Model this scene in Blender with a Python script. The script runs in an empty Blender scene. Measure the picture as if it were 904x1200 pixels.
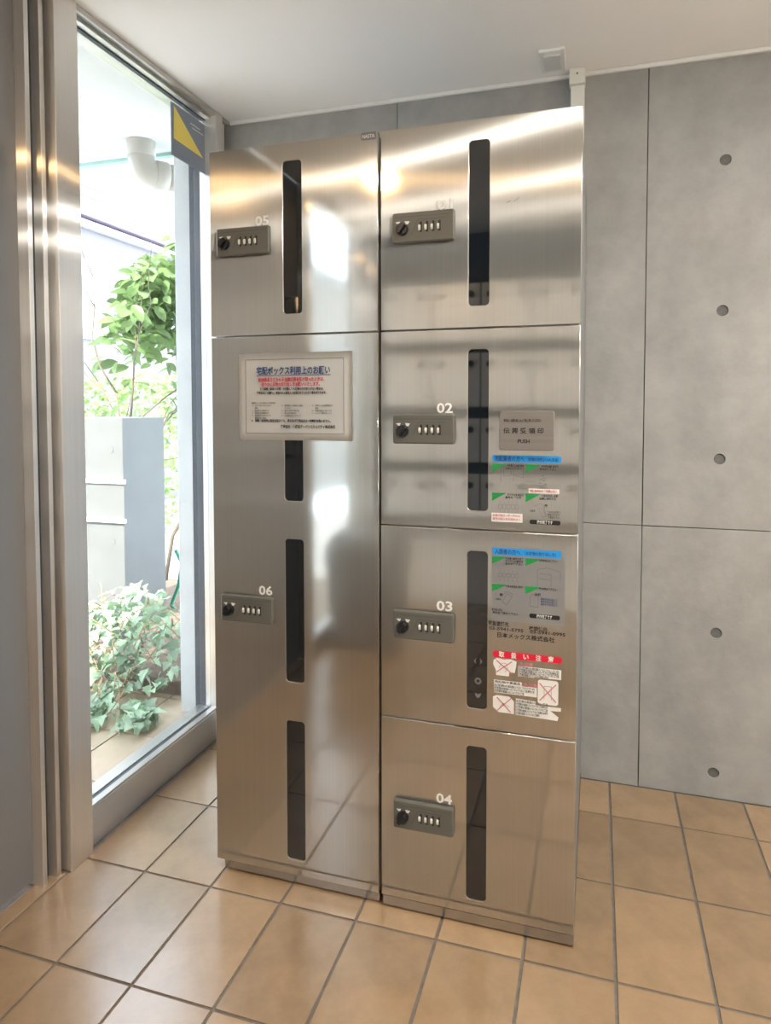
import bpy, bmesh, math, random
from mathutils import Vector, Matrix
R = math.radians
rnd = random.Random(7)
S = bpy.context.scene
COL = S.collection

# ------------------------------------------------------------------ camera
YAW, PITCH, ROLL = 0.3001515, -0.0430860, -0.0009724
fw = Vector((-math.sin(YAW)*math.cos(PITCH), math.cos(YAW)*math.cos(PITCH), math.sin(PITCH)))
rt = Vector((math.cos(YAW), math.sin(YAW), 0)); up = rt.cross(fw)
r2 = rt*math.cos(ROLL) + up*math.sin(ROLL); u2 = -rt*math.sin(ROLL) + up*math.cos(ROLL)
cd = bpy.data.cameras.new('camera'); cam = bpy.data.objects.new('camera', cd); COL.objects.link(cam)
cam.matrix_world = Matrix(((r2.x, u2.x, -fw.x, 0.5605738), (r2.y, u2.y, -fw.y, -1.7632183),
                           (r2.z, u2.z, -fw.z, 1.2240232), (0, 0, 0, 1)))
cd.sensor_fit = 'VERTICAL'; cd.sensor_height = 36; cd.sensor_width = 36
cd.lens = 800.06/1200*36
cd.shift_y = -(600 - 511.6375)/1200
cd.clip_start = 0.01
S.camera = cam

# ------------------------------------------------------------------ world, sun, exposure
vs = S.view_settings
vs.view_transform = 'Standard'; vs.look = 'None'; vs.gamma = 1; vs.use_curve_mapping = False
vs.exposure = 1.6
W = bpy.data.worlds.new('sky'); S.world = W; W.use_nodes = True
bg = W.node_tree.nodes['Background']
bg.inputs[0].default_value = (0.75, 0.865, 1.0, 1); bg.inputs[1].default_value = 5.6
sd = bpy.data.lights.new('sun', 'SUN'); sd.energy = 11; sd.angle = R(1.5); sd.color = (1, .95, .86)
so = bpy.data.objects.new('sun', sd); COL.objects.link(so)
so.rotation_euler = Vector((0, -.72, .69)).to_track_quat('Z', 'Y').to_euler()

# ------------------------------------------------------------------ materials
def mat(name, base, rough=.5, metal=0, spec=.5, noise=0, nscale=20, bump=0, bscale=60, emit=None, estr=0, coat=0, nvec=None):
    m = bpy.data.materials.new(name); m.use_nodes = True
    nt = m.node_tree; b = nt.nodes['Principled BSDF']
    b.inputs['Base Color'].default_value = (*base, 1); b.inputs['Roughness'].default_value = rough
    b.inputs['Metallic'].default_value = metal; b.inputs['Specular IOR Level'].default_value = spec
    if coat: b.inputs['Coat Weight'].default_value = coat; b.inputs['Coat Roughness'].default_value = .04
    if emit: b.inputs['Emission Color'].default_value = (*emit, 1); b.inputs['Emission Strength'].default_value = estr
    if noise or bump:
        tc = nt.nodes.new('ShaderNodeTexCoord')
        mp = nt.nodes.new('ShaderNodeMapping'); nt.links.new(tc.outputs['Object'], mp.inputs[0])
        if nvec: mp.inputs['Scale'].default_value = nvec
    if noise:
        n = nt.nodes.new('ShaderNodeTexNoise'); n.inputs['Scale'].default_value = nscale; n.inputs['Detail'].default_value = 10; n.inputs['Roughness'].default_value = .66
        nt.links.new(mp.outputs[0], n.inputs['Vector'])
        cr = nt.nodes.new('ShaderNodeValToRGB')
        cr.color_ramp.elements[0].position = .3; cr.color_ramp.elements[1].position = .7
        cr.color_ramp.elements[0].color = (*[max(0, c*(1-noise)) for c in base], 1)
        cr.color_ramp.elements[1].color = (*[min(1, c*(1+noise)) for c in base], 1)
        nt.links.new(n.outputs['Fac'], cr.inputs[0]); nt.links.new(cr.outputs[0], b.inputs['Base Color'])
    if bump:
        n2 = nt.nodes.new('ShaderNodeTexNoise'); n2.inputs['Scale'].default_value = bscale; n2.inputs['Detail'].default_value = 4
        nt.links.new(mp.outputs[0], n2.inputs['Vector'])
        bp = nt.nodes.new('ShaderNodeBump'); bp.inputs['Strength'].default_value = bump; bp.inputs['Distance'].default_value = .004
        nt.links.new(n2.outputs['Fac'], bp.inputs['Height']); nt.links.new(bp.outputs[0], b.inputs['Normal'])
    return m

def brushed(name, col, r_sharp=.07, r_wide=.46, mixf=.46, tang=(0, 0, 1), grain=.03, gv=(420, 420, 1.5)):
    """hairline stainless: a clear reflection plus one spread across the grain"""
    m = bpy.data.materials.new(name); m.use_nodes = True; nt = m.node_tree; nt.nodes.clear()
    out = nt.nodes.new('ShaderNodeOutputMaterial'); mx = nt.nodes.new('ShaderNodeMixShader')
    a = nt.nodes.new('ShaderNodeBsdfPrincipled'); b = nt.nodes.new('ShaderNodeBsdfAnisotropic')
    a.inputs['Metallic'].default_value = 1; a.inputs['Roughness'].default_value = r_sharp
    b.inputs['Roughness'].default_value = r_wide; b.inputs['Anisotropy'].default_value = .93
    tv = nt.nodes.new('ShaderNodeCombineXYZ')
    for i in range(3): tv.inputs[i].default_value = tang[i]
    nt.links.new(tv.outputs[0], b.inputs['Tangent'])
    tc = nt.nodes.new('ShaderNodeTexCoord'); mp = nt.nodes.new('ShaderNodeMapping'); mp.inputs['Scale'].default_value = gv
    n = nt.nodes.new('ShaderNodeTexNoise'); n.inputs['Scale'].default_value = 1; n.inputs['Detail'].default_value = 3
    cr = nt.nodes.new('ShaderNodeValToRGB'); cr.color_ramp.elements[0].position = .3; cr.color_ramp.elements[1].position = .7
    cr.color_ramp.elements[0].color = (*[c*(1-grain) for c in col], 1); cr.color_ramp.elements[1].color = (*[min(1, c*(1+grain)) for c in col], 1)
    nt.links.new(tc.outputs['Object'], mp.inputs[0]); nt.links.new(mp.outputs[0], n.inputs['Vector'])
    nt.links.new(n.outputs['Fac'], cr.inputs[0])
    nt.links.new(cr.outputs[0], a.inputs['Base Color']); nt.links.new(cr.outputs[0], b.inputs['Color'])
    mx.inputs[0].default_value = mixf
    nt.links.new(a.outputs[0], mx.inputs[1]); nt.links.new(b.outputs[0], mx.inputs[2]); nt.links.new(mx.outputs[0], out.inputs[0])
    return m

def glass(name, tint=(.96, .98, .97), refl=1.0):
    m = bpy.data.materials.new(name); m.use_nodes = True; nt = m.node_tree; nt.nodes.clear()
    out = nt.nodes.new('ShaderNodeOutputMaterial'); mx = nt.nodes.new('ShaderNodeMixShader')
    t = nt.nodes.new('ShaderNodeBsdfTransparent'); t.inputs[0].default_value = (*tint, 1)
    g = nt.nodes.new('ShaderNodeBsdfGlossy'); g.inputs['Roughness'].default_value = .0
    lw = nt.nodes.new('ShaderNodeLayerWeight'); lw.inputs[0].default_value = .5
    pw = nt.nodes.new('ShaderNodeMath'); pw.operation = 'POWER'; pw.inputs[1].default_value = 5
    f = nt.nodes.new('ShaderNodeMath'); f.operation = 'MULTIPLY_ADD'; f.inputs[1].default_value = .9; f.inputs[2].default_value = .04
    nt.links.new(lw.outputs['Facing'], pw.inputs[0]); nt.links.new(pw.outputs[0], f.inputs[0])
    nt.links.new(f.outputs[0], mx.inputs[0]); nt.links.new(t.outputs[0], mx.inputs[1]); nt.links.new(g.outputs[0], mx.inputs[2])
    nt.links.new(mx.outputs[0], out.inputs[0]); return m

def leafmat(name, col, tr=.5):
    m = bpy.data.materials.new(name); m.use_nodes = True; nt = m.node_tree; nt.nodes.clear()
    out = nt.nodes.new('ShaderNodeOutputMaterial'); mx = nt.nodes.new('ShaderNodeMixShader')
    d = nt.nodes.new('ShaderNodeBsdfPrincipled'); d.inputs['Roughness'].default_value = .4
    t = nt.nodes.new('ShaderNodeBsdfTranslucent')
    oi = nt.nodes.new('ShaderNodeObjectInfo'); gi = nt.nodes.new('ShaderNodeNewGeometry')
    ad = nt.nodes.new('ShaderNodeMath'); ad.operation = 'ADD'; fr = nt.nodes.new('ShaderNodeMath'); fr.operation = 'FRACT'
    nt.links.new(oi.outputs['Random'], ad.inputs[0]); nt.links.new(gi.outputs['Random Per Island'], ad.inputs[1]); nt.links.new(ad.outputs[0], fr.inputs[0])
    cr = nt.nodes.new('ShaderNodeValToRGB')
    cr.color_ramp.elements[0].color = (*[c*.55 for c in col], 1); cr.color_ramp.elements[1].color = (*[min(1, c*1.5) for c in col], 1)
    nt.links.new(fr.outputs[0], cr.inputs[0])
    nt.links.new(cr.outputs[0], d.inputs['Base Color']); nt.links.new(cr.outputs[0], t.inputs[0])
    mx.inputs[0].default_value = tr
    nt.links.new(d.outputs[0], mx.inputs[1]); nt.links.new(t.outputs[0], mx.inputs[2]); nt.links.new(mx.outputs[0], out.inputs[0]); return m

def tilemat(name, col):
    m = mat(name, col, rough=.27, spec=.75, noise=.16, nscale=9, bump=.08, bscale=45, coat=1)
    m.node_tree.nodes['Principled BSDF'].inputs['Coat Roughness'].default_value = .2
    nt = m.node_tree; b = nt.nodes['Principled BSDF']
    src = b.inputs['Base Color'].links[0].from_socket
    oi = nt.nodes.new('ShaderNodeObjectInfo'); hs = nt.nodes.new('ShaderNodeHueSaturation')
    mr = nt.nodes.new('ShaderNodeMapRange'); mr.inputs[3].default_value = .80; mr.inputs[4].default_value = 1.12
    nt.links.new(oi.outputs['Random'], mr.inputs[0]); nt.links.new(mr.outputs[0], hs.inputs['Value'])
    nt.links.new(src, hs.inputs['Color']); nt.links.new(hs.outputs[0], b.inputs['Base Color'])
    return m

M = dict(
    door=brushed('hairline_stainless_door', (.66, .645, .61)),
    frame=brushed('hairline_stainless_frame', (.95, .92, .88), r_sharp=.34, r_wide=.36, mixf=.55, tang=(0, 0, 1)),
    rail=brushed('hairline_stainless_rail', (.93, .90, .86), r_sharp=.26, r_wide=.36, mixf=.5, tang=(0, 1, 0), gv=(260, 1.2, 260)),
    body=mat('locker_side_steel', (.27, .28, .29), .4, .4),
    dark=mat('black_gap', (.012, .012, .012), .6),
    plinth=mat('plinth_steel', (.40, .38, .36), .25, .9),
    slot=mat('smoked_acrylic', (.006, .010, .014), .03, spec=.9, coat=.25),
    lock=mat('lock_grey', (.115, .115, .10), .38, spec=.4),
    knob=mat('knob_black', (.008, .009, .012), .3),
    white=mat('white_paint', (.82, .82, .80), .5),
    wheel=mat('wheel_ivory', (.70, .70, .66), .4),
    concrete=mat('concrete', (.33, .33, .318), .72, spec=.35, noise=.17, nscale=5, bump=.22, bscale=55),
    plug=mat('mortar_plug', (.13, .13, .125), .85, noise=.2, nscale=60, bump=.3),
    joint=mat('joint_dark', (.16, .16, .155), .9),
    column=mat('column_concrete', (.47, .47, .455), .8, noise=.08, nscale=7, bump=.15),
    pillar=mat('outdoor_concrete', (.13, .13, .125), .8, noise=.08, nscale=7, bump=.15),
    ceil=mat('ceiling_emulsion', (.94, .925, .90), .9, bump=.12, bscale=160),
    wall=mat('wall_paint', (.86, .84, .80), .85, noise=.03, bump=.05),
    tile=tilemat('terracotta_tile', (.345, .23, .13)),
    patio=tilemat('patio_tile', (.40, .29, .20)),
    grout=mat('grout', (.17, .15, .13), .9, noise=.2, nscale=40),
    panel=mat('grey_steel_leaf', (.23, .23, .235), .32, .35, spec=.5),
    gasket=mat('dark_gasket', (.045, .05, .06), .5),
    glass=glass('clear_glass'), glass_dim=glass('dimming_glass', (.70, .71, .705)),  # second glass: grey tint put in to hold down the outdoor brightness
    paper=mat('paper', (.90, .91, .90), .25, coat=.6),
    ink=mat('ink_black', (.03, .03, .035), .6), navy=mat('ink_navy', (.02, .06, .20), .6), red=mat('ink_red', (.62, .03, .07), .6),
    blue=mat('sticker_blue', (.01, .29, .74), .4), green=mat('sticker_green', (.01, .27, .06), .4), black=mat('sticker_black', (.01, .01, .01), .4),
    redbar=mat('sticker_red', (.68, .01, .04), .4), pink=mat('sticker_pink', (.62, .22, .25), .5), greyink=mat('ink_grey', (.16, .16, .16), .6),
    label=mat('label_white', (.74, .74, .72), .5), film=mat('film_grey', (.30, .31, .32), .35, .55),
    plate=mat('push_plate_steel', (.27, .25, .235), .38, .6, noise=.08, nscale=1, nvec=(3, 200, 300)),
    platetext=mat('engraved_text', (.03, .028, .026), .6),
    pvc=mat('pvc_white', (.38, .35, .30), .35), soffit=mat('soffit_white', (.62, .63, .61), .8),
    fascia=mat('fascia_green', (.30, .46, .42), .4), siding=mat('siding', (.24, .215, .23), .7), eave=mat('eave_mauve', (.36, .28, .36), .5),
    winframe=mat('window_aluminium', (.55, .58, .62), .4, .4), asphalt=mat('asphalt', (.40, .40, .40), .9, noise=.15, nscale=30),
    soil=mat('soil', (.16, .11, .08), .95, noise=.4, nscale=30, bump=.5),
    leaf=leafmat('shrub_leaf', (.16, .24, .085)), ivy=leafmat('ivy_leaf', (.30, .40, .26), .35), hedge=leafmat('hedge_leaf', (.30, .42, .16)),
    bark=mat('bark', (.14, .11, .08), .9), twig=mat('dry_twig', (.30, .20, .11), .9),
    light_screen=mat('light_screen_render', (.30, .29, .27), .9, noise=.05),
    yellow=mat('sticker_yellow', (.90, .72, .16), .5), sgrey=mat('sticker_slate', (.24, .27, .33), .5),
    hose=mat('green_hose', (.02, .25, .16), .5), sw=mat('switch_plastic', (.82, .82, .80), .5), swg=mat('switch_grey', (.62, .63, .63), .5),
    duct=mat('duct_plastic', (.74, .74, .68), .5),
    lamp=mat('lamp_lens', (1, .9, .7), .5, emit=(1, .70, .30), estr=2.2),
    mbox=mat('mailbox_steel', (.78, .78, .77), .4, .25), mdark=mat('mailbox_gap', (.02, .02, .02), .7),
    bin=mat('bin_grey', (.20, .21, .22), .4), handle=mat('handle_steel', (.6, .6, .6), .2, 1),
)

# ------------------------------------------------------------------ builders
def link(name, me, m=None, parent=None):
    o = bpy.data.objects.new(name, me); COL.objects.link(o)
    if m is not None:
        for k in (m if isinstance(m, list) else [m]): me.materials.append(k)
    if parent: o.parent = parent
    return o
def thing(name, label, cat, loc=(0, 0, 0), group=None):
    o = bpy.data.objects.new(name, None); COL.objects.link(o); o.location = loc; o.empty_display_size = .05
    tag(o, label, cat, group); return o
def tag(o, label=None, cat=None, group=None, kind=None):
    if label: o['label'] = label
    if cat: o['category'] = cat
    if group: o['group'] = group
    if kind: o['kind'] = kind
    return o
def mesh_from_bm(bm, name='m'):
    me = bpy.data.meshes.new(name); bm.normal_update(); bm.to_mesh(me); bm.free(); return me
def bm_box(bm, x0, x1, y0, y1, z0, z1, bev=0, mi=0):
    vs = [bm.verts.new(p) for p in ((x0,y0,z0),(x1,y0,z0),(x1,y1,z0),(x0,y1,z0),(x0,y0,z1),(x1,y0,z1),(x1,y1,z1),(x0,y1,z1))]
    fs = [bm.faces.new([vs[i] for i in q]) for q in ((3,2,1,0),(4,5,6,7),(0,1,5,4),(1,2,6,5),(2,3,7,6),(3,0,4,7))]
    for f in fs: f.material_index = mi
    if bev:
        es = list({e for f in fs for e in f.edges})
        bmesh.ops.bevel(bm, geom=es, offset=bev, segments=2, profile=.5, affect='EDGES', clamp_overlap=True)
def local(parent, P):
    return P
def box(name, x0, x1, y0, y1, z0, z1, m, parent=None, bev=0):
    """box given in world coordinates, its origin at its own centre; parents are unrotated"""
    c = Vector(((x0+x1)/2, (y0+y1)/2, (z0+z1)/2))
    bm = bmesh.new(); bm_box(bm, x0-c.x, x1-c.x, y0-c.y, y1-c.y, z0-c.z, z1-c.z, bev)
    o = link(name, mesh_from_bm(bm, name), m, parent); o.location = c - wloc(parent); return o
def wloc(o):
    v = Vector((0, 0, 0))
    while o is not None: v += o.location; o = o.parent
    return v
def put(o, world):   # place o (already parented) at a world position
    o.location = Vector(world) - wloc(o.parent); return o
def rect(x0, x1, z0, z1): return [(x0, z0), (x1, z0), (x1, z1), (x0, z1)]
def rrect(x0, x1, z0, z1, r, n=6):
    out = []
    for cx, cz, a in ((x1-r, z0+r, -90), (x1-r, z1-r, 0), (x0+r, z1-r, 90), (x0+r, z0+r, 180)):
        for i in range(n+1):
            t = R(a + 90*i/n); out.append((cx+r*math.cos(t), cz+r*math.sin(t)))
    return out
def circ(cx, cz, r, n=20): return [(cx+r*math.cos(2*math.pi*i/n), cz+r*math.sin(2*math.pi*i/n)) for i in range(n)]
def eval_mesh(cu):
    o = bpy.data.objects.new('tmp', cu); COL.objects.link(o)
    dg = bpy.context.evaluated_depsgraph_get(); me = bpy.data.meshes.new_from_object(o.evaluated_get(dg))
    bpy.data.objects.remove(o); bpy.data.curves.remove(cu); return me
def plate_mesh(loops, t, bev=0):
    """filled outline(s) in x,z with thickness t along y (front at y=-t/2)"""
    cu = bpy.data.curves.new('c', 'CURVE'); cu.dimensions = '2D'; cu.fill_mode = 'BOTH'
    for lp in loops:
        s = cu.splines.new('POLY'); s.points.add(len(lp)-1); s.use_cyclic_u = True
        for p, q in zip(s.points, lp): p.co = (q[0], q[1], 0, 1)
    cu.extrude = t/2 - bev; cu.bevel_depth = bev; cu.offset = -bev; cu.bevel_resolution = 1
    me = eval_mesh(cu); me.materials.clear()
    me.transform(Matrix.Rotation(R(90), 4, 'X')); return me
def plate(name, loops, yfront, t, m, parent=None, bev=0):
    xs = [p[0] for p in loops[0]]; zs = [p[1] for p in loops[0]]
    cx, cz = (min(xs)+max(xs))/2, (min(zs)+max(zs))/2
    me = plate_mesh([[(a-cx, b-cz) for a, b in lp] for lp in loops], t, bev)
    o = link(name, me, m, parent); put(o, (cx, yfront+t/2, cz)); return o
def text_mesh(s, h, align='LEFT', w=None, ext=.0002, bold=0):
    """lettering in the x,z plane, cap height about h; width squeezed to w when given"""
    cu = bpy.data.curves.new('t', 'FONT'); cu.body = s; cu.size = h*1.36; cu.align_x = align; cu.extrude = ext; cu.resolution_u = 2; cu.offset = bold
    me = eval_mesh(cu); me.materials.clear()
    me.transform(Matrix.Rotation(R(90), 4, 'X'))
    if w and len(me.vertices):
        xs = [v.co.x for v in me.vertices]; k = w/max(1e-6, max(xs)-min(xs)); x0 = min(xs) if align == 'LEFT' else (0 if align == 'CENTER' else max(xs))
        for v in me.vertices: v.co.x = (v.co.x-x0)*k + (0 if align != 'CENTER' else 0)
    return me
def text(name, s, x, y, z, h, m, parent=None, align='LEFT', w=None, ext=.0002, bold=0):
    o = link(name, text_mesh(s, h, align, w, ext, bold), m, parent); put(o, (x, y, z)); return o
class Multi:
    """several flat bits merged into one mesh with several materials"""
    def __init__(s): s.bm = bmesh.new(); s.mats = []
    def mi(s, m):
        if m not in s.mats: s.mats.append(m)
        return s.mats.index(m)
    def add(s, me, m, off=(0, 0, 0)):
        n = len(s.bm.faces); nv = len(s.bm.verts)
        s.bm.from_mesh(me); s.bm.faces.ensure_lookup_table(); s.bm.verts.ensure_lookup_table()
        i = s.mi(m)
        for f in s.bm.faces[n:]: f.material_index = i
        for v in s.bm.verts[nv:]: v.co += Vector(off)
        bpy.data.meshes.remove(me)
    def build(s, name, parent, at):
        o = link(name, mesh_from_bm(s.bm, name), s.mats, parent); put(o, at); return o
def tube_mesh(pts, rad, sides=10, caps=True):
    bm = bmesh.new(); pts = [Vector(p) for p in pts]; rings = []
    if not hasattr(rad, '__len__'): rad = [rad]*len(pts)
    prev = None
    for i, p in enumerate(pts):
        t = (pts[min(i+1, len(pts)-1)] - pts[max(i-1, 0)]).normalized()
        a = prev if prev is not None else (Vector((0, 0, 1)) if abs(t.z) < .9 else Vector((1, 0, 0)))
        n = (a - t*a.dot(t)).normalized(); prev = n; b = t.cross(n)
        rings.append([bm.verts.new(p + (n*math.cos(2*math.pi*k/sides) + b*math.sin(2*math.pi*k/sides))*rad[i]) for k in range(sides)])
    for r0, r1 in zip(rings, rings[1:]):
        for k in range(sides):
            f = bm.faces.new((r0[k], r0[(k+1) % sides], r1[(k+1) % sides], r1[k])); f.smooth = True
    if caps: bm.faces.new(rings[0][::-1]); bm.faces.new(rings[-1])
    return mesh_from_bm(bm, 'tube')
def tube(name, pts, rad, m, parent=None, sides=10):
    o = link(name, tube_mesh([Vector(p)-Vector(pts[0]) for p in pts], rad, sides), m, parent); put(o, pts[0]); return o

# ------------------------------------------------------------------ dimensions (metres)
H = 2.2804; YW = .5339; XL = -.7698; XR = 2.25; YF = -2.85      # ceiling, back wall, left wall line, right wall, front wall

# ------------------------------------------------------------------ floor
SX, SY, TX, TY = .19646, .31031, .6137, .3414
fl = tag(box('floor', XL-.06, XR, YF, YW, -.12, -.003, M['grout']), kind='structure')
def tiles(parent, x0, x1, y0, y1, mt, gap=.0075):
    cache = {}
    i0 = math.floor((x0-TX)/SX); i1 = math.ceil((x1-TX)/SX); j0 = math.floor((y0-TY)/SY); j1 = math.ceil((y1-TY)/SY)
    for i in range(i0, i1):
        for j in range(j0, j1):
            a, b = max(TX+i*SX, x0)+gap/2, min(TX+(i+1)*SX, x1)-gap/2
            c, d = max(TY+j*SY, y0)+gap/2, min(TY+(j+1)*SY, y1)-gap/2
            if b-a < .012 or d-c < .012: continue
            k = (round(b-a, 3), round(d-c, 3))
            if k not in cache:
                bm = bmesh.new(); bm_box(bm, -(b-a)/2, (b-a)/2, -(d-c)/2, (d-c)/2, -.009, 0)
                cache[k] = mesh_from_bm(bm, 'tile'); cache[k].materials.append(mt)
            o = link('tile', cache[k], None, parent)
            put(o, ((a+b)/2, (c+d)/2, rnd.uniform(-.0005, .0004))); o.rotation_euler = (rnd.gauss(0, .0012), rnd.gauss(0, .0012), 0)
tiles(fl, -.757, XR, YF, YW, M['tile'])
bd = box('border_tile', -.805, -.760, -1.70, -.345, -.009, .001, M['tile'], fl, .002)

# ------------------------------------------------------------------ back wall: board-marked concrete panels with tie holes
wb = tag(box('wall_back', XL-.03, XR, YW+.012, YW+.16, -.05, H+.05, M['joint']), kind='structure')
xs = [XL-.03, -.107, .702, 1.511, XR]; zs = [0, .848, H]
holes_x = [.922, .113, .482-.0, 1.29, 1.73]; holes_z = [.080, .523, 1.064, 1.516, 1.967]
for a, b in zip(xs, xs[1:]):
    for c, d in zip(zs, zs[1:]):
        hs = [(hx, hz) for hx in holes_x for hz in holes_z if a < hx < b and c < hz < d]
        g = .0012
        plate('concrete_panel', [rect(a+g, b-g, c+g, d-g)] + [circ(x, z, .0165)[::-1] for x, z in hs], YW, .02, M['concrete'], wb, .001)
        for x, z in hs:
            p = plate('tie_hole_plug', [circ(x, z, .0163)], YW+.005, .006, M['plug'], wb)
# white trim strip along the top of the wall
tag(box('trim_1', XL+.02, XR, YW-.012, YW, H-.014, H-.001, M['white'], None, .002), kind='structure')

# ------------------------------------------------------------------ ceiling, far walls
cl_ = tag(box('ceiling', XL-.03, XR, YF, YW+.1, H, H+.15, M['ceil']), kind='structure')
tag(box('wall_right', XR, XR+.1, YF-.1, YW+.1, -.05, H+.1, M['wall']), kind='structure')
wf = tag(box('wall_front', XL-.1, XR+.1, YF-.1, YF, -.05, H+.1, M['wall']), kind='structure')
tag(box('trim_2', XL, XR, YF, YF+.03, 1.99, H, M['gasket']), kind='structure')

# ------------------------------------------------------------------ left wall: fixed glazing in a stainless frame
w1 = thing('window_1', None, None, (XL, .08, 0)); tag(w1, kind='structure')
YA, YB = -.256, .425                     # clear opening
def stile(name, x0, x1, y0, y1, z0=0, z1=H-.001, m='frame', parent=w1, bev=.0015): return box(name, x0, x1, y0, y1, z0, z1, M[m], parent, bev)
stile('stile', -.850, -.748, -.338, YA)
stile('stile', -.818, -.748, YB, .470)
stile('gasket_strip', -.862, -.818, YB, .470, m='gasket', bev=0)
stile('stile', -.800, -.762, .474, .508)
stile('gasket_strip', -.85, -.775, .508, YW+.01, m='gasket', bev=0)
stile('gasket_strip', -.85, -.790, -.352, -.338, m='gasket', bev=0)
box('bottom_rail', -.850, -.768, YA, YB, .0, .108, M['rail'], w1, .0015)
box('glazing_bead', -.792, -.770, YA, YB, .108, .116, M['rail'], w1, .001)
box('glazing_bead', -.850, -.806, YA, YB, .108, .116, M['rail'], w1, .001)
box('glazing_gasket', -.806, -.792, YA, YB, .105, .113, M['gasket'], w1)
box('top_rail', -.850, -.770, YA, YB, 2.252, H-.001, M['rail'], w1, .0015)
box('top_cover', -.770, -.752, YA, YB+.10, 2.262, H-.001, M['rail'], w1, .0015)
box('glazing_gasket', -.806, -.792, YA, YB, 2.248, 2.254, M['gasket'], w1)
box('pane', -.802, -.796, YA-.005, YB+.005, .109, 2.252, M['glass_dim'], w1)
# security sticker on the pane
st = thing('security_sticker', 'slate grey sticker with a yellow triangle at the top corner of the window glass', 'sticker', (-.7955, .29, 2.14))
def yz_plate(name, loop, x, t, m, parent):   # outline in (y,z) facing +x
    cy = sum(p[0] for p in loop)/len(loop); cz = sum(p[1] for p in loop)/len(loop)
    me = plate_mesh([[(a-cy, b-cz) for a, b in loop]], t); me.transform(Matrix.Rotation(R(90), 4, 'Z'))
    o = link(name, me, m, parent); put(o, (x, cy, cz)); return o
yz_plate('backing', [(.222, 2.060), (.452, 2.060), (.452, 2.234), (.222, 2.234)], -.7952, .001, M['sgrey'], st)
yz_plate('yellow_triangle', [(.236, 2.118), (.412, 2.112), (.240, 2.226)], -.7942, .0006, M['yellow'], st)
for y0, z0, L in ((.335, 2.204, .062), (.345, 2.192, .070)): yz_plate('faint_print', [(y0, z0), (y0+L, z0), (y0+L, z0+.004), (y0, z0+.004)], -.7942, .0006, M['swg'], st)

# ------------------------------------------------------------------ grey door leaf and its jamb
d1 = thing('door_1', None, None, (-.80, -1.0, 0)); tag(d1, kind='structure')
box('jamb', -.850, -.768, -.366, -.352, 0, H-.001, M['frame'], d1, .001)
box('jamb', -.850, -.795, -.392, -.366, 0, H-.001, M['gasket'], d1, .001)
box('jamb', -.850, -.775, -.406, -.392, 0, H-.001, M['frame'], d1, .001)
box('leaf', -.850, -.806, -1.655, -.406, .012, H-.004, M['panel'], d1, .002)
tube('pull_handle', [(-.806, -1.52, 1.72), (-.755, -1.52, 1.72), (-.755, -1.52, 1.0), (-.806, -1.52, 1.0)], .013, M['handle'], d1)

# ------------------------------------------------------------------ second glazed opening, behind the camera (mirrored in the locker)
w2 = thing('window_2', None, None, (XL, -2.2, 0)); tag(w2, kind='structure')
for a, b in ((-1.715, -1.655), (-2.50, -2.44), (-2.74, -2.66)): box('stile', -.850, -.750, a, b, 0, H-.001, M['frame'], w2, .002)
box('top_rail', -.850, -.770, -2.66, -1.715, 2.235, H-.001, M['rail'], w2, .002)
tag(box('light_screen_wall', -3.35, -3.20, -10, -1.3, -.02, 3.2, M['light_screen']), kind='structure')  # added unseen wall, tempers the bright view mirrored through the opening
box('bottom_rail', -.850, -.770, -2.66, -1.715, 0, .08, M['rail'], w2, .002)
box('pane', -.803, -.797, -2.66, -1.715, .08, 2.235, M['glass_dim'], w2)
tag(box('wall_left', -.87, XL, YF, -2.74, 0, H, M['wall']), kind='structure')

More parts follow.
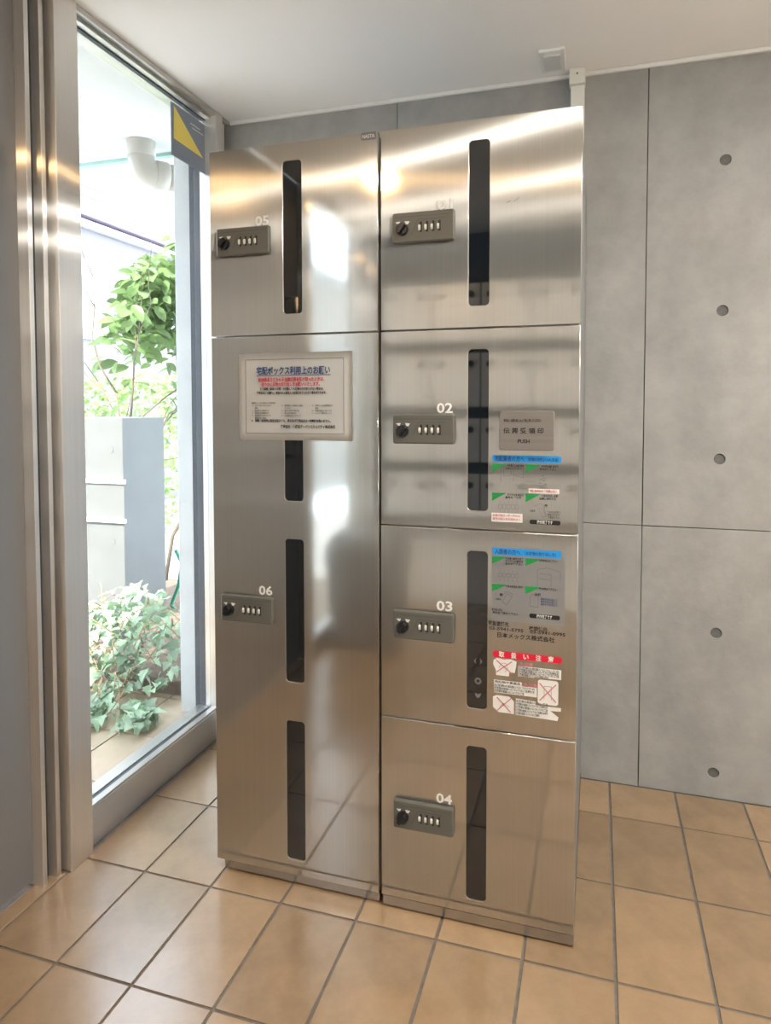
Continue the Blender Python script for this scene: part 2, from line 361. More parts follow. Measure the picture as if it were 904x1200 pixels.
# ------------------------------------------------------------------ parcel lockers
FY = -.212; T = .016
ROWS = [(1.4055, 1.870), (.9445, 1.4015), (.4785, .9405), (.030, .4745)]
SLOTC = [1.640, 1.1725, .7095, .250]
def digits_lock(door, x0, zc, num):
    """combination lock whose case starts at x0, centred at height zc"""
    ylk = FY - .014
    plate('lock_case', [rrect(x0, x0+.1465, zc-.034, zc+.0345, .005)], ylk, .0138, M['lock'], door, .003)
    # engraved outline around the dials
    mm = Multi()
    for a, b in (((.045, -.020), (.061, .016)), ((.061, .016), (.126, .016)), ((.006, .024), (.140, .024))):
        dx, dz = b[0]-a[0], b[1]-a[1]; L = math.hypot(dx, dz); nx, nz = -dz/L*.0004, dx/L*.0004
        mm.add(plate_mesh([[(a[0]+nx, a[1]+nz), (a[0]-nx, a[1]-nz), (b[0]-nx, b[1]-nz), (b[0]+nx, b[1]+nz)]], .0004), M['gasket'])
    mm.build('engraved_line', door, (x0, ylk-.0001, zc))
    # open / close marks
    mm = Multi()
    mm.add(plate_mesh([[(.008, .0135), (.0195, .0145), (.0165, .0075), (.013, .009)]], .0006), M['label'])
    mm.add(plate_mesh([[(.030, .0145), (.042, .0135), (.038, .007), (.033, .0075)]], .0006), M['label'])
    mm.build('turn_mark', door, (x0, ylk-.0002, zc))
    # knob with a grip bar
    bm = bmesh.new()
    bmesh.ops.create_cone(bm, cap_ends=True, segments=28, radius1=.0145, radius2=.0132, depth=.010)
    bmesh.ops.rotate(bm, verts=bm.verts, matrix=Matrix.Rotation(R(90), 3, 'X'))
    bb = bmesh.new(); bm_box(bb, -.0048, .0048, -.0135, -.004, -.0128, .0128, .0015)
    bmesh.ops.rotate(bb, verts=bb.verts, matrix=Matrix.Rotation(R(38), 3, 'Y'))
    tm = mesh_from_bm(bb); bm.from_mesh(tm); bpy.data.meshes.remove(tm)
    k = link('turn_knob', mesh_from_bm(bm, 'turn_knob'), M['knob'], door); put(k, (x0+.024, ylk-.005, zc-.004))
    # four number wheels in dark slots
    for i in range(4):
        xx = x0+.0665+i*.0146
        plate('wheel_slot', [rrect(xx-.0005, xx+.0048, zc-.013, zc+.011, .0015, 3)], ylk-.0003, .0006, M['dark'], door)
        bm = bmesh.new(); bmesh.ops.create_cone(bm, cap_ends=True, segments=14, radius1=.0085, radius2=.0085, depth=.0052)
        bmesh.ops.rotate(bm, verts=bm.verts, matrix=Matrix.Rotation(R(90), 3, 'Y'))
        w = link('number_wheel', mesh_from_bm(bm, 'number_wheel'), M['wheel'], door); put(w, (xx-.0012, ylk+.0055, zc-.002))
    text('door_number', num, x0+.1025, FY-.0007, zc+.0385, .0235, M['white'], door, w=.038, bold=.0007)

def make_door(lk, x0, x1, z0, z1, slots, lock_x, lock_z, num):
    g = .0
    d = plate('door', [rect(x0, x1, z0, z1)] + [rrect(a, b, c, e, .009)[::-1] for a, b, c, e in slots], FY, T, M['door'], lk, .0009)
    for a, b, c, e in slots:
        plate('window_pane', [rrect(a-.006, b+.006, c-.006, e+.006, .012)], FY+.0035, .004, M['slot'], d)
    digits_lock(d, lock_x, lock_z, num)
    return d

LX0, LX1, RX0, RX1 = -.3875, .0620, .0695, .5245
YB_ = YW - .006
def carcass(lk, x0, x1, px0, px1, pf=.006):
    box('carcass', x0+.003, x1-.0015, FY+T+.002, YB_, .03, 1.866, M['body'], lk, .002)
    box('plinth', px0, px1, FY+pf, YB_-.02, .006, .029, M['plinth'], lk); box('base', px0+.01, px1-.002, FY+pf+.008, YB_-.03, 0, .006, M['dark'], lk)  # dark base strip stands in for the shadow line under the plinth
ll = thing('parcel_locker', 'left stainless parcel locker column with doors 05 and 06 beside the window', 'locker', (-.163, .15, 0))
carcass(ll, LX0, LX1, -.368, LX1)
SXL = (-.1845, -.1335)
d5 = make_door(ll, LX0, LX1, 1.4055, 1.870, [(*SXL, 1.455, 1.826)], -.3620, 1.638, '05')
d6 = make_door(ll, LX0, LX1, .030, 1.4015, [(*SXL, .990, 1.358), (*SXL, .530, .894), (*SXL, .069, .430)], -.3605, .709, '06')
# maker's tag at the top corner of door 05
plate('maker_tag', [rrect(.021, .0585, 1.8525, 1.8705, .003, 3)], FY-.001, .002, M['greyink'], d5)
text('maker_lettering', 'NASTA', .0245, FY-.0014, 1.8570, .0085, M['label'], d5, w=.030)

rl = thing('parcel_locker', 'right stainless parcel locker column with doors 01 to 04 in front of the concrete wall', 'locker', (.297, .15, 0))
carcass(rl, RX0, RX1, RX0+.004, RX1, .0005)
SXR = (.278, .3255)
doors = []
for (z0, z1), zc, n in zip(ROWS, SLOTC, ('01', '02', '03', '04')):
    lz = {'01': 1.638, '02': 1.1725, '03': .709, '04': .2465}[n]
    doors.append(make_door(rl, RX0, RX1, z0, z1, [(*SXR, zc-.186, zc+.183)], .1015+{'01': 0, '02': .0012, '03': .0018, '04': .002}[n], lz, n))
# scuff on door 01
mm = Multi()
for a, b in (((.363, 1.679), (.372, 1.681)), ((.378, 1.679), (.391, 1.687))):
    mm.add(plate_mesh([[(a[0], a[1]-.0012), (b[0], b[1]-.001), (b[0], b[1]+.0015), (a[0], a[1]+.0004)]], .0003), M['greyink'])
mm.build('scuff_mark', doors[0], (0, FY-.0002, 0))
# pale marks on the pane of door 03
mm = Multi()
def ring(cx, cz, r0, r1, n=14): return plate_mesh([circ(cx, cz, r1, n), circ(cx, cz, r0, n)[::-1]], .0003)
mm.add(ring(.304, .588, .004, .008), M['greyink'])
for s in (-1, 1): mm.add(plate_mesh([[(.304+s*.004, .642), (.304+s*.010, .635), (.304+s*.004, .627), (.304+s*.006, .635)]], .0003), M['greyink'])
mm.add(plate_mesh([[(.296, .560), (.304, .557), (.312, .560), (.309, .551), (.304, .547), (.299, .551)]], .0003), M['greyink'])
tag(mm.build('pale_symbol', doors[2], (0, FY+.0032, 0)), kind='stuff')

# stamp plate on door 02
d = doors[1]
pl = plate('push_plate', [rrect(.352, .4715, 1.1275, 1.2155, .005)], FY-.014, .0139, M['plate'], d, .0015)
yt = FY-.0143
text('plate_lettering', '捺印は、伝票を差し込んで強く押してください', .3615, yt, 1.1915, .0055, M['platetext'], d, w=.082, bold=.0001)
text('plate_lettering', '伝 票 受 領 印', .3610, yt, 1.1665, .0098, M['platetext'], d, w=.088, bold=.0003)
text('plate_lettering', 'PUSH', .393, yt, 1.1440, .0085, M['platetext'], d, w=.026, bold=.0003)

# ---- instruction stickers: layouts in millimetres, u to the right, v downward
class Sheet(Multi):
    def __init__(s, x, z): super().__init__(); s.x, s.z = x, z; s.k = 0
    def poly(s, pts, m, lift=0):
        s.add(plate_mesh([[(a/1000, -b/1000) for a, b in pts]], .0003), m, (0, -lift*.0003, 0))
    def rect(s, u0, v0, u1, v1, m, lift=0, r=0):
        if r: s.add(plate_mesh([rrect(u0/1000, u1/1000, -v1/1000, -v0/1000, r/1000, 5)], .0003), m, (0, -lift*.0003, 0))
        else: s.poly([(u0, v0), (u1, v0), (u1, v1), (u0, v1)], m, lift)
    def line(s, a, b, m, w=.9, lift=1):
        dx, dy = b[0]-a[0], b[1]-a[1]; L = math.hypot(dx, dy) or 1; nx, ny = -dy/L*w/2, dx/L*w/2
        s.poly([(a[0]+nx, a[1]+ny), (b[0]+nx, b[1]+ny), (b[0]-nx, b[1]-ny), (a[0]-nx, a[1]-ny)], m, lift)
    def path(s, pts, m, w=.9):
        for a, b in zip(pts, pts[1:]): s.line(a, b, m, w)
    def text(s, t, u, v, h, m, w=None, lift=2):   # v is the baseline
        s.add(text_mesh(t, h/1000, 'LEFT', w/1000 if w else None, .00015, h*.00003 if h > 4 else .00004), m, (u/1000, -lift*.0003, -v/1000))
    def done(s, name, parent): return s.build(name, parent, (s.x, FY-.0002, s.z))
K = M
s = Sheet(.3345, 1.1155)
s.rect(0, 0, 153, 16, K['blue'], 0, 6.5)
s.text('宅配業者の方へ', 6, 12.4, 9, K['navy'], 66); s.text('（荷物のお預け入れ方法）', 80, 11.6, 6, K['navy'], 66)
for u, v, t1, t2 in ((0, 20, '扉を開けてお届け物を', '入れて下さい'), (75.6, 20, '扉を閉め暗証番号を', '合わせて下さい'),
                     (0, 86, 'ダイヤルをまわし', '番号をずらす'), (75.6, 86, 'つまみを回し施錠', '伝票に押印する')):
    s.poly([(u, v), (u+33, v), (u, v+19)], K['green'])
    s.text(t1, u+34, v+5.5, 4.3, K['ink'], 37); s.text(t2, u+30, v+12, 4.3, K['ink'], 36)
# box with its door open
s.path([(20, 62), (20, 26), (48, 22), (48, 60)], K['greyink']); s.path([(48, 24), (70, 28), (70, 50), (48, 46)], K['greyink'])
s.path([(26, 48), (26, 30), (43, 30), (43, 46), (26, 48)], K['greyink'])
for i, (a, b) in enumerate(((110, 46), (106, 54), (112, 56), (104, 62), (116, 64), (112, 51))): s.rect(a, b-2, a+6, b, K['greyink'])
s.rect(82, 74, 149, 84, K['label']); s.text('暗証番号は必ず伝票に記入', 85, 81, 4.6, K['pink'], 60)
for i in range(5):
    s.path([(15+i*9.5, 112), (15+i*9.5, 122), (22+i*9.5, 122), (22+i*9.5, 112), (15+i*9.5, 112)], K['greyink'], .8)
    s.line((18.5+i*9.5, 105), (18.5+i*9.5, 109), K['greyink'], .7); s.line((18.5+i*9.5, 125), (18.5+i*9.5, 130), K['greyink'], .7)
s.rect(-1, 132, 69, 152, K['label']); s.text('お届け物は一扉一戸のみ', 2, 139.5, 4.6, K['pink'], 62); s.text('番号の記入をお忘れなく', 2, 147.5, 4.6, K['pink'], 62)
s.path([(100, 112), (104, 108), (110, 107), (115, 112), (121, 136)], K['greyink']); s.path([(104, 116), (114, 138), (121, 134), (110, 114)], K['greyink'])
s.line((94, 112), (100, 112), K['greyink']); s.text('閉', 117, 114, 5, K['ink']); s.text('つまみ', 84, 126, 4.4, K['ink'], 13)
s.text('つまみを右に回すと', 124, 127, 4, K['ink'], 28); s.text('施錠されます', 124, 133, 4, K['ink'], 26); s.text('ご確認下さい', 124, 139, 4, K['ink'], 26)
s.rect(85, 144, 152, 154, K['black'], 0, 4); s.text('操作完了です', 101, 152, 6.5, K['label'], 34)
s.done('instruction_sticker', doors[1])

s = Sheet(.3355, .9035)
s.rect(-2, -4, 162, 168, K['film'])
s.rect(1, 0, 153, 16, K['blue'], 1)
s.text('入居者の方へ', 6, 12.4, 9, K['navy'], 58); s.text('（お荷物の取り出し方）', 74, 11.6, 6, K['navy'], 68)
for u, v, t in ((0, 20, ('不在票の番号を見て', 'ダイヤルの番号を', '合わせて下さい')), (75.6, 20, ('お荷物を取り出して下さい',)),
                (0, 84, ('つまみを左に回す',)), (75.6, 84, ('扉を閉めて下さい',))):
    s.poly([(u, v), (u+33, v), (u+14, v+11), (u, v+17)], K['green'], 1)
    for i, q in enumerate(t): s.text(q, u+30, v+5+6*i, 4.3, K['ink'], 40)
for i in range(5):
    s.path([(15+i*9.5, 58), (15+i*9.5, 66), (22+i*9.5, 66), (22+i*9.5, 58), (15+i*9.5, 58)], K['greyink'], .8)
    s.line((18.5+i*9.5, 50), (18.5+i*9.5, 55), K['greyink'], .7); s.line((18.5+i*9.5, 69), (18.5+i*9.5, 76), K['greyink'], .7)
s.path([(102, 80), (102, 44), (124, 39), (152, 46), (152, 68)], K['greyink']); s.path([(107, 52), (132, 54), (132, 80)], K['greyink']); s.line((107, 64), (132, 66), K['greyink'])
s.path([(24, 108), (32, 100), (40, 100), (48, 106)], K['greyink']); s.path([(34, 104), (24, 124), (34, 130), (46, 110), (34, 104)], K['greyink'])
s.text('開', 18, 110, 5, K['ink']); s.text('つまみ', 8, 120, 4.4, K['ink'], 13)
s.path([(86, 108), (86, 128), (104, 130), (104, 104), (92, 100), (86, 108)], K['greyink']); s.text('全桁', 96, 103, 5, K['ink'])
for v in (112, 118, 124): s.text('番号をゼロに戻して', 110, v, 4, K['navy'], 36)
s.text('取り出し後は', 0, 145, 4.4, K['ink'], 24); s.text('扉を必ず閉めて下さい', 2, 152, 4.4, K['ink'], 58)
s.rect(85, 145, 152, 155, K['black'], 1, 4); s.text('操作完了です', 101, 153, 6.5, K['label'], 34)
s.done('instruction_sticker', doors[2])

s = Sheet(.3275, .7320)
s.text('緊急連絡先', 0, 8, 8.5, K['ink'], 47); s.text('夜間休日', 92, 11, 7.5, K['ink'], 40)
s.text('03-5941-5795　03-5941-0995', 2, 18.5, 7.5, K['ink'], 170)
s.text('日本メックス株式会社', 21, 34, 9.5, K['ink'], 128)
s.done('contact_lettering', doors[2])

s = Sheet(.3385, .6655)
s.rect(0, 0, 155, 15.5, K['redbar'], 0, 7)
for i, ch in enumerate('取扱い注意'): s.text(ch, 14+i*27.5, 12.6, 10.2, K['label'], 12.5)
def cross(u0, v0, u1, v1): s.line((u0, v0), (u1, v1), K['pink'], 2.4, 2); s.line((u0, v1), (u1, v0), K['pink'], 2.4, 2)
def lines(u0, u1, v0, v1, n):
    for i in range(n):
        v = v0 + (v1-v0)*(i+.5)/n
        s.text('保管箱の取扱いについてのご注意をお守りください'[: 12 + (i*5) % 8], u0+1, v+2.2, 4.4, K['greyink'], (u1-u0)*(.94 if i < n-1 else .7))
s.poly([(2, 22), (10, 17), (26, 19), (40, 17), (54, 21), (53, 34), (50, 48), (38, 46), (37, 57), (8, 57), (7, 44), (1, 32)], K['label']); cross(8, 22, 44, 50)
s.path([(14, 40), (20, 28), (30, 27), (34, 40), (28, 48)], K['greyink'], .7)
s.text('⚠注意', 59, 28, 7, K['pink'], 32)
s.poly([(58, 30), (153, 30), (153, 52), (94, 52), (94, 54), (58, 54)], K['label']); lines(58, 153, 31, 53, 4)
s.text('⚠注意', 69, 75, 7, K['pink'], 32)
s.poly([(3, 68), (66, 68), (66, 76), (100, 76), (100, 98), (3, 98)], K['label']); lines(3, 100, 77, 97, 3); s.text('危険物や貴重品', 5, 74, 4.4, K['greyink'], 58)
s.rect(102, 56, 147, 112, K['label'], 0, 6); cross(106, 64, 142, 104); s.path([(116, 100), (116, 70), (132, 70), (132, 100)], K['greyink'], .7)
s.poly([(1, 108), (10, 104), (38, 104), (49, 114), (49, 143), (14, 143), (1, 132)], K['label']); cross(10, 108, 42, 140); s.path([(14, 136), (24, 120), (38, 128)], K['greyink'], .7)
s.poly([(53, 106), (98, 108), (98, 116), (153, 116), (153, 124), (130, 125), (148, 138), (146, 146), (53, 144)], K['label']); lines(53, 128, 108, 143, 5)
s.done('warning_sticker', doors[2])

# ---- notice hanging on door 06
nt_ = thing('notice_sheet', 'white laminated notice sheet with navy heading taped across the left locker door', 'notice', (-.1555, FY-.004, 1.142))
bm = bmesh.new(); NX, NZ = 24, 10; grid = []
for j in range(NZ+1):
    for i in range(NX+1):
        u, v = i/NX, j/NZ; w = -.0025*max(0, (u-.78)/.22)**2*(1.1-.6*v) - .0008*math.sin(u*9+v*3)*0.3
        grid.append(bm.verts.new((-.1525+.305*u, w, .217*v)))
for j in range(NZ):
    for i in range(NX):
        a = j*(NX+1)+i; f = bm.faces.new((grid[a], grid[a+1], grid[a+NX+2], grid[a+NX+1])); f.smooth = True
ret = bmesh.ops.solidify(bm, geom=bm.faces[:], thickness=.0009)
o = link('sheet', mesh_from_bm(bm, 'sheet'), M['paper'], nt_); put(o, (-.1555, FY-.0025, 1.142))
s = Sheet(-.308, 1.359)
for a, b in (((20, 16), (284, 16)), ((284, 16), (284, 200)), ((284, 200), (20, 200)), ((20, 200), (20, 16))): s.line(a, b, K['greyink'], 1.1, 0)
s.text('宅配ボックス利用上のお願い', 51, 52, 15.5, K['navy'], 198); s.line((51, 56), (250, 56), K['navy'], 1.3)
s.text('配送業者などから不在連絡票を受け取ったときは、', 56, 70, 8, K['red'], 178); s.text('速やかに荷物の取り出しをお願いいたします。', 64, 82, 8, K['red'], 158)
s.text('保管期間（原則３日間）が経過しても荷物の引き取りがない場合は、', 60, 92, 5.4, K['ink'], 172)
s.text('管理会社にて開錠し、業者または差出人へ返送させていただく場合があります。', 51, 102, 5.4, K['ink'], 188)
cols = [(36, 66, ['宅配ボックスご利用上の注意事項', '１．入れてはいけないもの', '　　現金', '２．動植物や生鮮品など', '３．貴重品や危険物など', '４．暗証番号を忘れたとき', '　　管理会社へ連絡']),
        (118, 66, ['', '５．長時間のご利用はご遠慮', '　　ください', '６．番号の設定を確かめ', '７．扉を必ず閉める', '８．使用後は空にすること']),
        (200, 64, ['', '９．故障のときは管理会社へ', '　　連絡', '10．係員の指示に従うこと', '11．お互いに譲り合うこと'])]
for u, w, ls in cols:
    for i, t in enumerate(ls):
        if t: s.text(t, u, 126+i*6.3, 3.3, K['greyink'], None)
s.text('※　盗難・破損等の事故が起きても、貸主及び管理組合は一切責任を負いません。', 36, 171, 5.4, K['ink'], 214)
s.text('管理会社：伊藤忠アーバンコミュニティ株式会社', 116, 186, 6.4, K['ink'], 146)
o = s.build('notice_lettering', nt_, (-.308, FY-.0039, 1.359))

# ------------------------------------------------------------------ small fittings on wall and ceiling
t = thing('ceiling_sensor', 'small square white plate fixed to the ceiling near the concrete wall', 'sensor', (.42, .413, H))
box('base_plate', .383, .458, .346, .480, H-.010, H, M['sw'], t, .003); box('grille', .396, .446, .368, .458, H-.015, H-.008, M['swg'], t, .002)
t = thing('cable_duct', 'white plastic cable duct running down the concrete wall behind the locker', 'duct', (.49, YW, 2.2))
box('duct_channel', .470, .512, YW-.028, YW, 1.871, 2.235, M['duct'], t, .002); box('duct_cap', .466, .514, YW-.045, YW, 2.232, H-.001, M['duct'], t, .003)
bm = bmesh.new(); bmesh.ops.create_cone(bm, cap_ends=True, segments=10, radius1=.003, radius2=.003, depth=.002); bmesh.ops.rotate(bm, verts=bm.verts, matrix=Matrix.Rotation(R(90), 3, 'X'))
o = link('screw', mesh_from_bm(bm, 'screw'), M['greyink'], t); put(o, (.49, YW-.0458, 2.262))

# ------------------------------------------------------------------ ceiling downlight and added unseen fill lamps
def downlight(x, y, label, e, c=(1, .62, .28)):
    if label: t = thing('ceiling_downlight', label, 'downlight', (x, y, H))
    else:  # unlabelled ones are fill lamps added out of view
        t = bpy.data.objects.new('ceiling_downlight', None); COL.objects.link(t); t.parent = cl_; put(t, (x, y, H)); t.empty_display_size = .05
    bm = bmesh.new(); bmesh.ops.create_circle(bm, segments=32, radius=.075, cap_ends=False)
    r0 = bm.edges[:]; ex = bmesh.ops.extrude_edge_only(bm, edges=r0); nv = [v for v in ex['geom'] if isinstance(v, bmesh.types.BMVert)]
    for v in nv: v.co *= .80; v.co.z -= .004
    bmesh.ops.solidify(bm, geom=bm.faces[:], thickness=.003)
    o = link('trim_ring', mesh_from_bm(bm, 'trim_ring'), M['white'], t); put(o, (x, y, H-.003))
    bm = bmesh.new(); bmesh.ops.create_circle(bm, segments=32, radius=.058, cap_ends=True)
    o = link('lens', mesh_from_bm(bm, 'lens'), M['lamp'], t); put(o, (x, y, H-.005))
    ld = bpy.data.lights.new('downlight_lamp', 'AREA'); ld.shape = 'DISK'; ld.size = .11; ld.energy = e; ld.color = c
    lo = bpy.data.objects.new('downlight_lamp', ld); COL.objects.link(lo); lo.parent = t; put(lo, (x, y, H-.012))
downlight(-.40, -1.70, 'round warm ceiling downlight mirrored as a glow at the locker tops', 3.2)
FILL_WARM = (1, .955, .88)  # tint of the added fill lamps that brighten the room
downlight(1.35, -.70, None, 5, FILL_WARM)
downlight(1.95, -1.00, None, 9, FILL_WARM)
downlight(1.20, -1.00, None, 2, FILL_WARM)
downlight(1.70, -1.95, None, 5, FILL_WARM)

# ------------------------------------------------------------------ mailboxes on the front wall, mirrored in the locker
mb = thing('mailbox_bank', 'steel mailbox bank on the wall opposite the lockers, seen mirrored in door 02', 'mailbox', (.6, YF+.1, .55))
box('carcass', -.74, 1.66, YF+.005, YF+.15, .55, 1.97, M['mdark'], mb)
for r_, (z0, z1) in enumerate(((.565, .825), (.895, 1.155), (1.225, 1.545), (1.615, 1.955))):
    for c_ in range(8):
        x0 = -.69 + c_*.2975
        dd = box('mailbox_door', x0, x0+.288, YF+.15, YF+.165, z0, z1, M['mbox'], mb, .003)
        bm = bmesh.new(); bmesh.ops.create_cone(bm, cap_ends=True, segments=16, radius1=.02, radius2=.018, depth=.02); bmesh.ops.rotate(bm, verts=bm.verts, matrix=Matrix.Rotation(R(90), 3, 'X'))
        o = link('dial', mesh_from_bm(bm, 'dial'), M['knob'], dd); put(o, (x0+.238, YF+.175, z1-.065))
        plate('name_window', [rrect(x0+.03, x0+.085, z1-.085, z1-.050, .015)], YF+.1655, .001, M['knob'], dd)

# ------------------------------------------------------------------ lidded bin by the second opening, mirrored in door 06
def superbox(name, x, y, z0, z1, ax, ay, p, m, parent, prof):
    bm = bmesh.new(); N = 28; rings = []
    for z, k in prof:
        rg = []
        for i in range(N):
            t = 2*math.pi*i/N; c, s_ = math.cos(t), math.sin(t)
            rg.append(bm.verts.new((ax*k*math.copysign(abs(c)**p, c), ay*k*math.copysign(abs(s_)**p, s_), z)))
        rings.append(rg)
    for a, b in zip(rings, rings[1:]):
        for i in range(N):
            f = bm.faces.new((a[i], a[(i+1) % N], b[(i+1) % N], b[i])); f.smooth = True
    bm.faces.new(rings[0][::-1]); bm.faces.new(rings[-1])
    o = link(name, mesh_from_bm(bm, name), m, parent); put(o, (x, y, z0)); return o
t = thing('waste_bin', 'grey rounded lidded bin mirrored in the left locker door', 'bin', (-.57, -2.0, 0))
superbox('body', -.57, -2.0, 0, 0, .20, .17, .5, M['bin'], t, [(0, .84), (.015, .88), (.40, 1.0), (.42, 1.0)])
superbox('lid', -.57, -2.0, .42, 0, .205, .175, .55, M['bin'], t, [(0, 1.0), (.03, 1.03), (.09, .98), (.14, .85), (.175, .6), (.185, .3)])

# ------------------------------------------------------------------ outdoors: paving, canopy, column
g = tag(box('ground', -14, -.85, -6, 14, -.30, -.02, M['asphalt']), kind='structure')
pv = tag(box('patio_floor', -2.30, -.852, -3.2, 1.05, -.06, -.004, M['grout']), kind='structure')
TXI, TYI = TX, TY
TX, TY = -1.147, .354
tiles(pv, -2.0, -.853, -.9, 1.05, M['patio'])
TX, TY = TXI, TYI
bm = bmesh.new(); bm_box(bm, -.545, 0, -1.78, 1.78, -.075, .075); bm_box(bm, -1.09, -.545, 1.06, 1.78, -.075, .075)
bmesh.ops.remove_doubles(bm, verts=bm.verts[:], dist=1e-5)
cn = tag(link('canopy', mesh_from_bm(bm, 'canopy'), M['soffit']), kind='structure'); cn.location = (-.86, -.78, 2.475)
tag(box('wall_upper', -.86, XR+.15, -6, 3.0, 2.56, 9, M['column']), kind='structure')  # unseen building mass, added to keep sky light off the pillar side
box('fascia', -1.95, -.86, 1.00, 1.03, 2.385, 2.56, M['fascia'], cn)
tag(box('concrete_column', -1.03, -.862, .578, .95, -.02, 2.40, M['column'], None, .004), kind='structure')

# drain pipe under the soffit
t = thing('drain_pipe', 'white plastic drain pipe elbow hanging under the outdoor canopy', 'pipe', (-1.386, .86, 2.40))
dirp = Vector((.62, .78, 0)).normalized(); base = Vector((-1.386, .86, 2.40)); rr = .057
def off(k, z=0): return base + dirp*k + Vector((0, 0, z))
tube('socket', [off(0, 0), off(0, -.004), off(0, -.062), off(0, -.068)], [rr*1.12, rr*1.09, rr*1.09, rr*1.03], M['pvc'], t, 24)
els = [off(0, -.066)] + [off(.062*(1-math.cos(a)), -.070-.062*math.sin(a)) for a in [R(i*9) for i in range(11)]]
tube('elbow', els, rr, M['pvc'], t, 24)
e = els[-1]
tube('coupling', [e-dirp*.006, e+dirp*.0, e+dirp*.05, e+dirp*.055], [rr*1.0, rr*1.1, rr*1.1, rr*1.02], M['pvc'], t, 24)
tube('pipe_run', [e+dirp*.05, e+dirp*.9], rr, M['pvc'], t, 24)

# gate pillar with a mail slot
gp = thing('gate_pillar', 'square concrete gate pillar with a white mail slot among ivy outside', 'pillar', (-1.83, 1.27, 0))
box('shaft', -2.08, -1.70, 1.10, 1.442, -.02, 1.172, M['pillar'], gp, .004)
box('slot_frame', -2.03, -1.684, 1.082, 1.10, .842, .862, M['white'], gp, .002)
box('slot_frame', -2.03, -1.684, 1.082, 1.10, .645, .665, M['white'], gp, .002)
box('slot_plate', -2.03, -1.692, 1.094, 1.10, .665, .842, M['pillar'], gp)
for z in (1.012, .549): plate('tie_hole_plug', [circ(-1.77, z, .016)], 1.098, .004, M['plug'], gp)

# planting bed behind the paving
bed = tag(box('planting_bed', -2.6, -1.04, .70, 2.2, -.02, .06, M['soil'], None, .01), kind='structure')

# ------------------------------------------------------------------ leaves
def leaf_mesh(name, L, Wd, m, fold=.25, droop=.25, lobed=False):
    prof = [(0, .04), (.18, .62), (.42, 1.0), (.68, .86), (.88, .45), (1, .03)] if not lobed else [(0, .10), (.06, .85), (.22, .62), (.34, 1.0), (.48, .52), (.72, .38), (1, .03)]
    bm = bmesh.new(); rows = []
    for t_, w in prof:
        z = -droop*L*t_*t_
        rows.append([bm.verts.new((-Wd/2*w, L*t_, z + fold*Wd/2*w)), bm.verts.new((0, L*t_, z)), bm.verts.new((Wd/2*w, L*t_, z + fold*Wd/2*w))])
    for a, b in zip(rows, rows[1:]):
        for k in (0, 1):
            f = bm.faces.new((a[k], a[k+1], b[k+1], b[k])); f.smooth = True
    me = mesh_from_bm(bm, name); me.materials.append(m); return me
def rot_for(d, spin):
    """leaf blade +y along d"""
    q = Vector(d).normalized().to_track_quat('Y', 'Z'); return (q.to_matrix() @ Matrix.Rotation(spin, 3, 'Y')).to_euler()
def stuff_leaves(name, items, base_me, m, parent):
    bm = bmesh.new(); src = [(v.co.copy()) for v in base_me.vertices]; fcs = [tuple(p.vertices) for p in base_me.polygons]
    verts = []; faces = []
    for P, e_, sc in items:
        mx = Matrix.Translation(P) @ e_.to_matrix().to_4x4() @ Matrix.Scale(sc, 4); b0 = len(verts)
        verts += [mx @ v for v in src]; faces += [tuple(i+b0 for i in f) for f in fcs]
    bm.free(); me = bpy.data.meshes.new(name); me.from_pydata(verts, [], faces)
    o = link(name, me, m, parent); return o

# shrub behind the pillar
sh = thing('shrub', 'broad leaved green shrub standing behind the concrete pillar outdoors', 'shrub', (-2.25, 2.15, 0))
root = Vector((-2.20, 2.15, 0))
tips = []
def branch(p, d, L, r, depth):
    pts = [p]; q = p.copy(); dd = d.normalized()
    for i in range(4):
        dd = (dd + Vector((rnd.gauss(0, .16), rnd.gauss(0, .16), rnd.gauss(.02, .1)))).normalized(); q = q + dd*L/4; pts.append(q.copy())
    tube('branch', [x for x in pts], [r, r*.85, r*.7, r*.58, r*.45], M['bark'], sh, 6)
    if depth:
        for k in range(3): branch(pts[2+k % 3], (dd + Vector((rnd.gauss(0, .7), rnd.gauss(0, .6), rnd.gauss(.15, .4)))), L*.62, r*.5, depth-1)
    else: tips.extend(pts[1:])
for dv, L in (((-.22, .0, 1), 1.2), ((.05, .1, 1), 1.35), ((-.33, .05, .95), 1.1), ((.1, -.05, 1), 1.45)): branch(root + Vector((rnd.uniform(-.05, .05), rnd.uniform(-.05, .05), 0)), Vector(dv), L, .016, 2)
cand = []
for i in range(2400):
    if rnd.random() < .5:
        c = rnd.choice(tips); P = c + Vector((rnd.gauss(0, .10), rnd.gauss(0, .10), rnd.gauss(0, .10)))
    else:
        P = Vector((rnd.gauss(-2.30, .22), rnd.gauss(2.15, .24), rnd.gauss(1.98, .20)))
    if P.z < .7 or P.z > 2.34 + .1*rnd.random() or P.x < -2.85 + .25*rnd.random(): continue
    lim = -2.74 if P.z < 1.69 else (-2.70 + (P.z-1.69)*.60 if P.z < 2.09 else -2.46 + (P.z-2.09)*1.1)
    if P.x + (P.y-2.2)*.82 < lim or P.x > -2.02: continue
    if P.z < 1.55 and rnd.random() < .5: continue
    cand.append(P)
lm = leaf_mesh('shrub_leaf', .115, .068, M['leaf'])
def leaf_dir(): return Vector((rnd.gauss(0, .8), rnd.gauss(-.3, .8), rnd.gauss(-.15, .45)))
cand.sort(key=lambda P: P.y)
vis = [P for P in cand if P.y < 2.35]; rnd.shuffle(vis)
single = vis[:290]; rest = [P for P in cand if P not in single]
for P in single:
    o = link('leaf', lm, None, sh); o.location = P - sh.location; o.rotation_euler = rot_for(leaf_dir(), rnd.uniform(-.8, .8)); k = rnd.uniform(.7, 1.25); o.scale = (k, k, k)
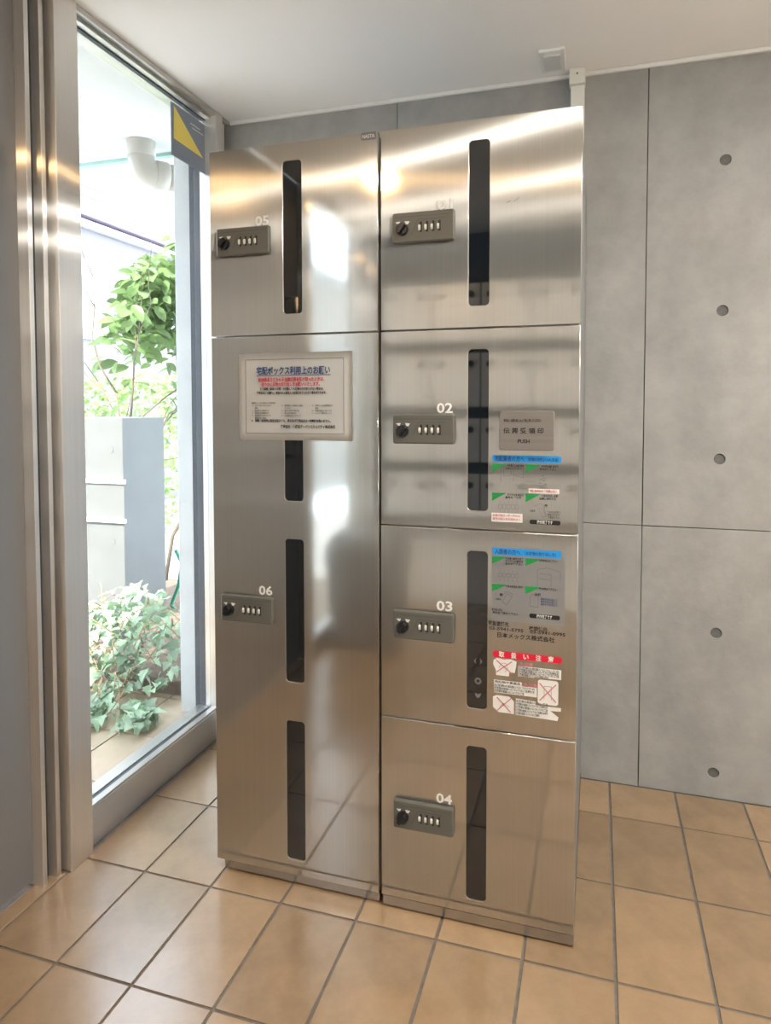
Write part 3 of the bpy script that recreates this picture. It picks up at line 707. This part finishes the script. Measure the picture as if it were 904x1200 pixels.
items = [(P - sh.location, rot_for(leaf_dir(), rnd.uniform(-.8, .8)), rnd.uniform(.7, 1.2)) for P in rest]
tag(stuff_leaves('foliage', items, lm, M['leaf'], sh), kind='stuff')

# ivy at the foot of the pillar
iv = thing('ivy', 'trailing ivy clump spilling over paving tiles outside the window', 'ivy', (-1.45, .80, .0))
im = leaf_mesh('ivy_leaf', .062, .058, M['ivy'], .18, .3, True)
def hgt(x, y):   # mound profile
    d = ((x+1.50)/.42)**2 + ((y-.92)/.36)**2
    return .34*math.exp(-d*1.1)
n = 0; items = []
while n < 720:
    x, y = rnd.gauss(-1.48, .24), rnd.gauss(.74, .20)
    if n % 9 == 0: x, y = rnd.gauss(-1.09, .05), rnd.gauss(.44, .045)
    elif n % 11 == 0: x, y = rnd.gauss(-1.32, .05), rnd.gauss(.40, .05)
    if x > -1.13 and y > .46: continue
    if x < -1.98 or x > -1.05 or y < .33 or y > 1.09: n += (n % 9 == 0 or n % 11 == 0)*0; continue
    if y < .50 and n % 9 and n % 11 and rnd.random() < .45: continue
    z = hgt(x, y)*rnd.uniform(.55, 1.05) + .02 + rnd.random()*.03
    D = Vector((rnd.gauss(.3, .6), rnd.gauss(-.6, .6), rnd.gauss(-.25, .4)))
    if n < 290:
        o = link('leaf', im, None, iv); o.location = Vector((x, y, z)) - iv.location; o.rotation_euler = rot_for(D, rnd.uniform(-.6, .6)); k = rnd.uniform(.55, 1.1); o.scale = (k, k, k)
    else: items.append((Vector((x, y, z)) - iv.location, rot_for(D, rnd.uniform(-.6, .6)), rnd.uniform(.5, 1)))
    n += 1
tag(stuff_leaves('foliage', items, im, M['ivy'], iv), kind='stuff')
bm = bmesh.new()
for i in range(45):
    a = Vector((rnd.uniform(-1.65, -1.15), rnd.uniform(.50, .95), 0)); a.z = hgt(a.x, a.y)*.9+.03
    b = a + Vector((rnd.gauss(0, .12), rnd.gauss(-.05, .1), rnd.gauss(-.02, .06))); c = (a+b)/2 + Vector((0, 0, .05))
    b.z = max(b.z, .02); b.x = min(b.x, -1.07)
    tm = tube_mesh([a-iv.location, c-iv.location, b-iv.location], .0022, 5); bm.from_mesh(tm); bpy.data.meshes.remove(tm)
tag(link('dry_stems', mesh_from_bm(bm, 'dry_stems'), M['twig'], iv), kind='stuff')

# hedge beyond
hd = thing('hedge', 'pale sunlit hedge far behind the pillar and the shrub', 'hedge', (-4.0, 4.2, 0))
hm = leaf_mesh('hedge_leaf', .07, .05, M['hedge'])
items = [(Vector((rnd.uniform(-.72, .75), rnd.gauss(0, .25), rnd.uniform(0, 1)**.8*1.55)), rot_for(leaf_dir(), rnd.uniform(-1, 1)), rnd.uniform(.7, 1.3)) for i in range(1700)]
tag(stuff_leaves('foliage', items, hm, M['hedge'], hd), kind='stuff')
for x in (-.5, -.1, .3, .6): tube('stem', [(-4.0+x, 4.2, -.02), (-3.98+x, 4.2, 1.1)], .02, M['bark'], hd, 6)

# hose behind the pillar
tag(tube('garden_hose', [(-1.76, 1.62, .40), (-1.72, 1.62, .33), (-1.74, 1.62, .2), (-1.78, 1.6, .08), (-1.70, 1.60, .0), (-1.5, 1.62, -.01), (-1.4, 1.7, -.01)], .011, M['hose'], None, 8),
    'green garden hose looped on the ground behind the concrete pillar', 'hose')

# house across
hs = thing('house', 'pale sided house across the street with eave and window', 'house', (-5.5, 6, 0))
box('wall', -8, -5.0, 2.5, 11, -.02, 3.34, M['siding'], hs)
box('eave', -8, -4.88, 2.4, 11.1, 3.36, 3.48, M['eave'], hs, .01); box('gutter', -4.98, -4.90, 2.4, 11.1, 3.24, 3.32, M['winframe'], hs, .01)
bm = bmesh.new()
for i in range(16): bm_box(bm, -.03-.012*i, 0-.012*i, -4.2, 4.2, i*.115, i*.115+.108, .004)
o = link('siding_boards', mesh_from_bm(bm, 'siding_boards'), M['siding'], hs); put(o, (-4.99, 6.75, 3.50)); tag(o, kind='stuff')
box('wall_upper', -8, -5.16, 2.5, 11, 3.48, 6, M['siding'], hs)
wfm = box('window_frame', -5.02, -4.96, 4.3, 4.95, 2.0, 2.90, M['winframe'], hs, .004); box('window_pane', -4.965, -4.955, 4.36, 4.89, 2.06, 2.84, M['glass'], wfm)
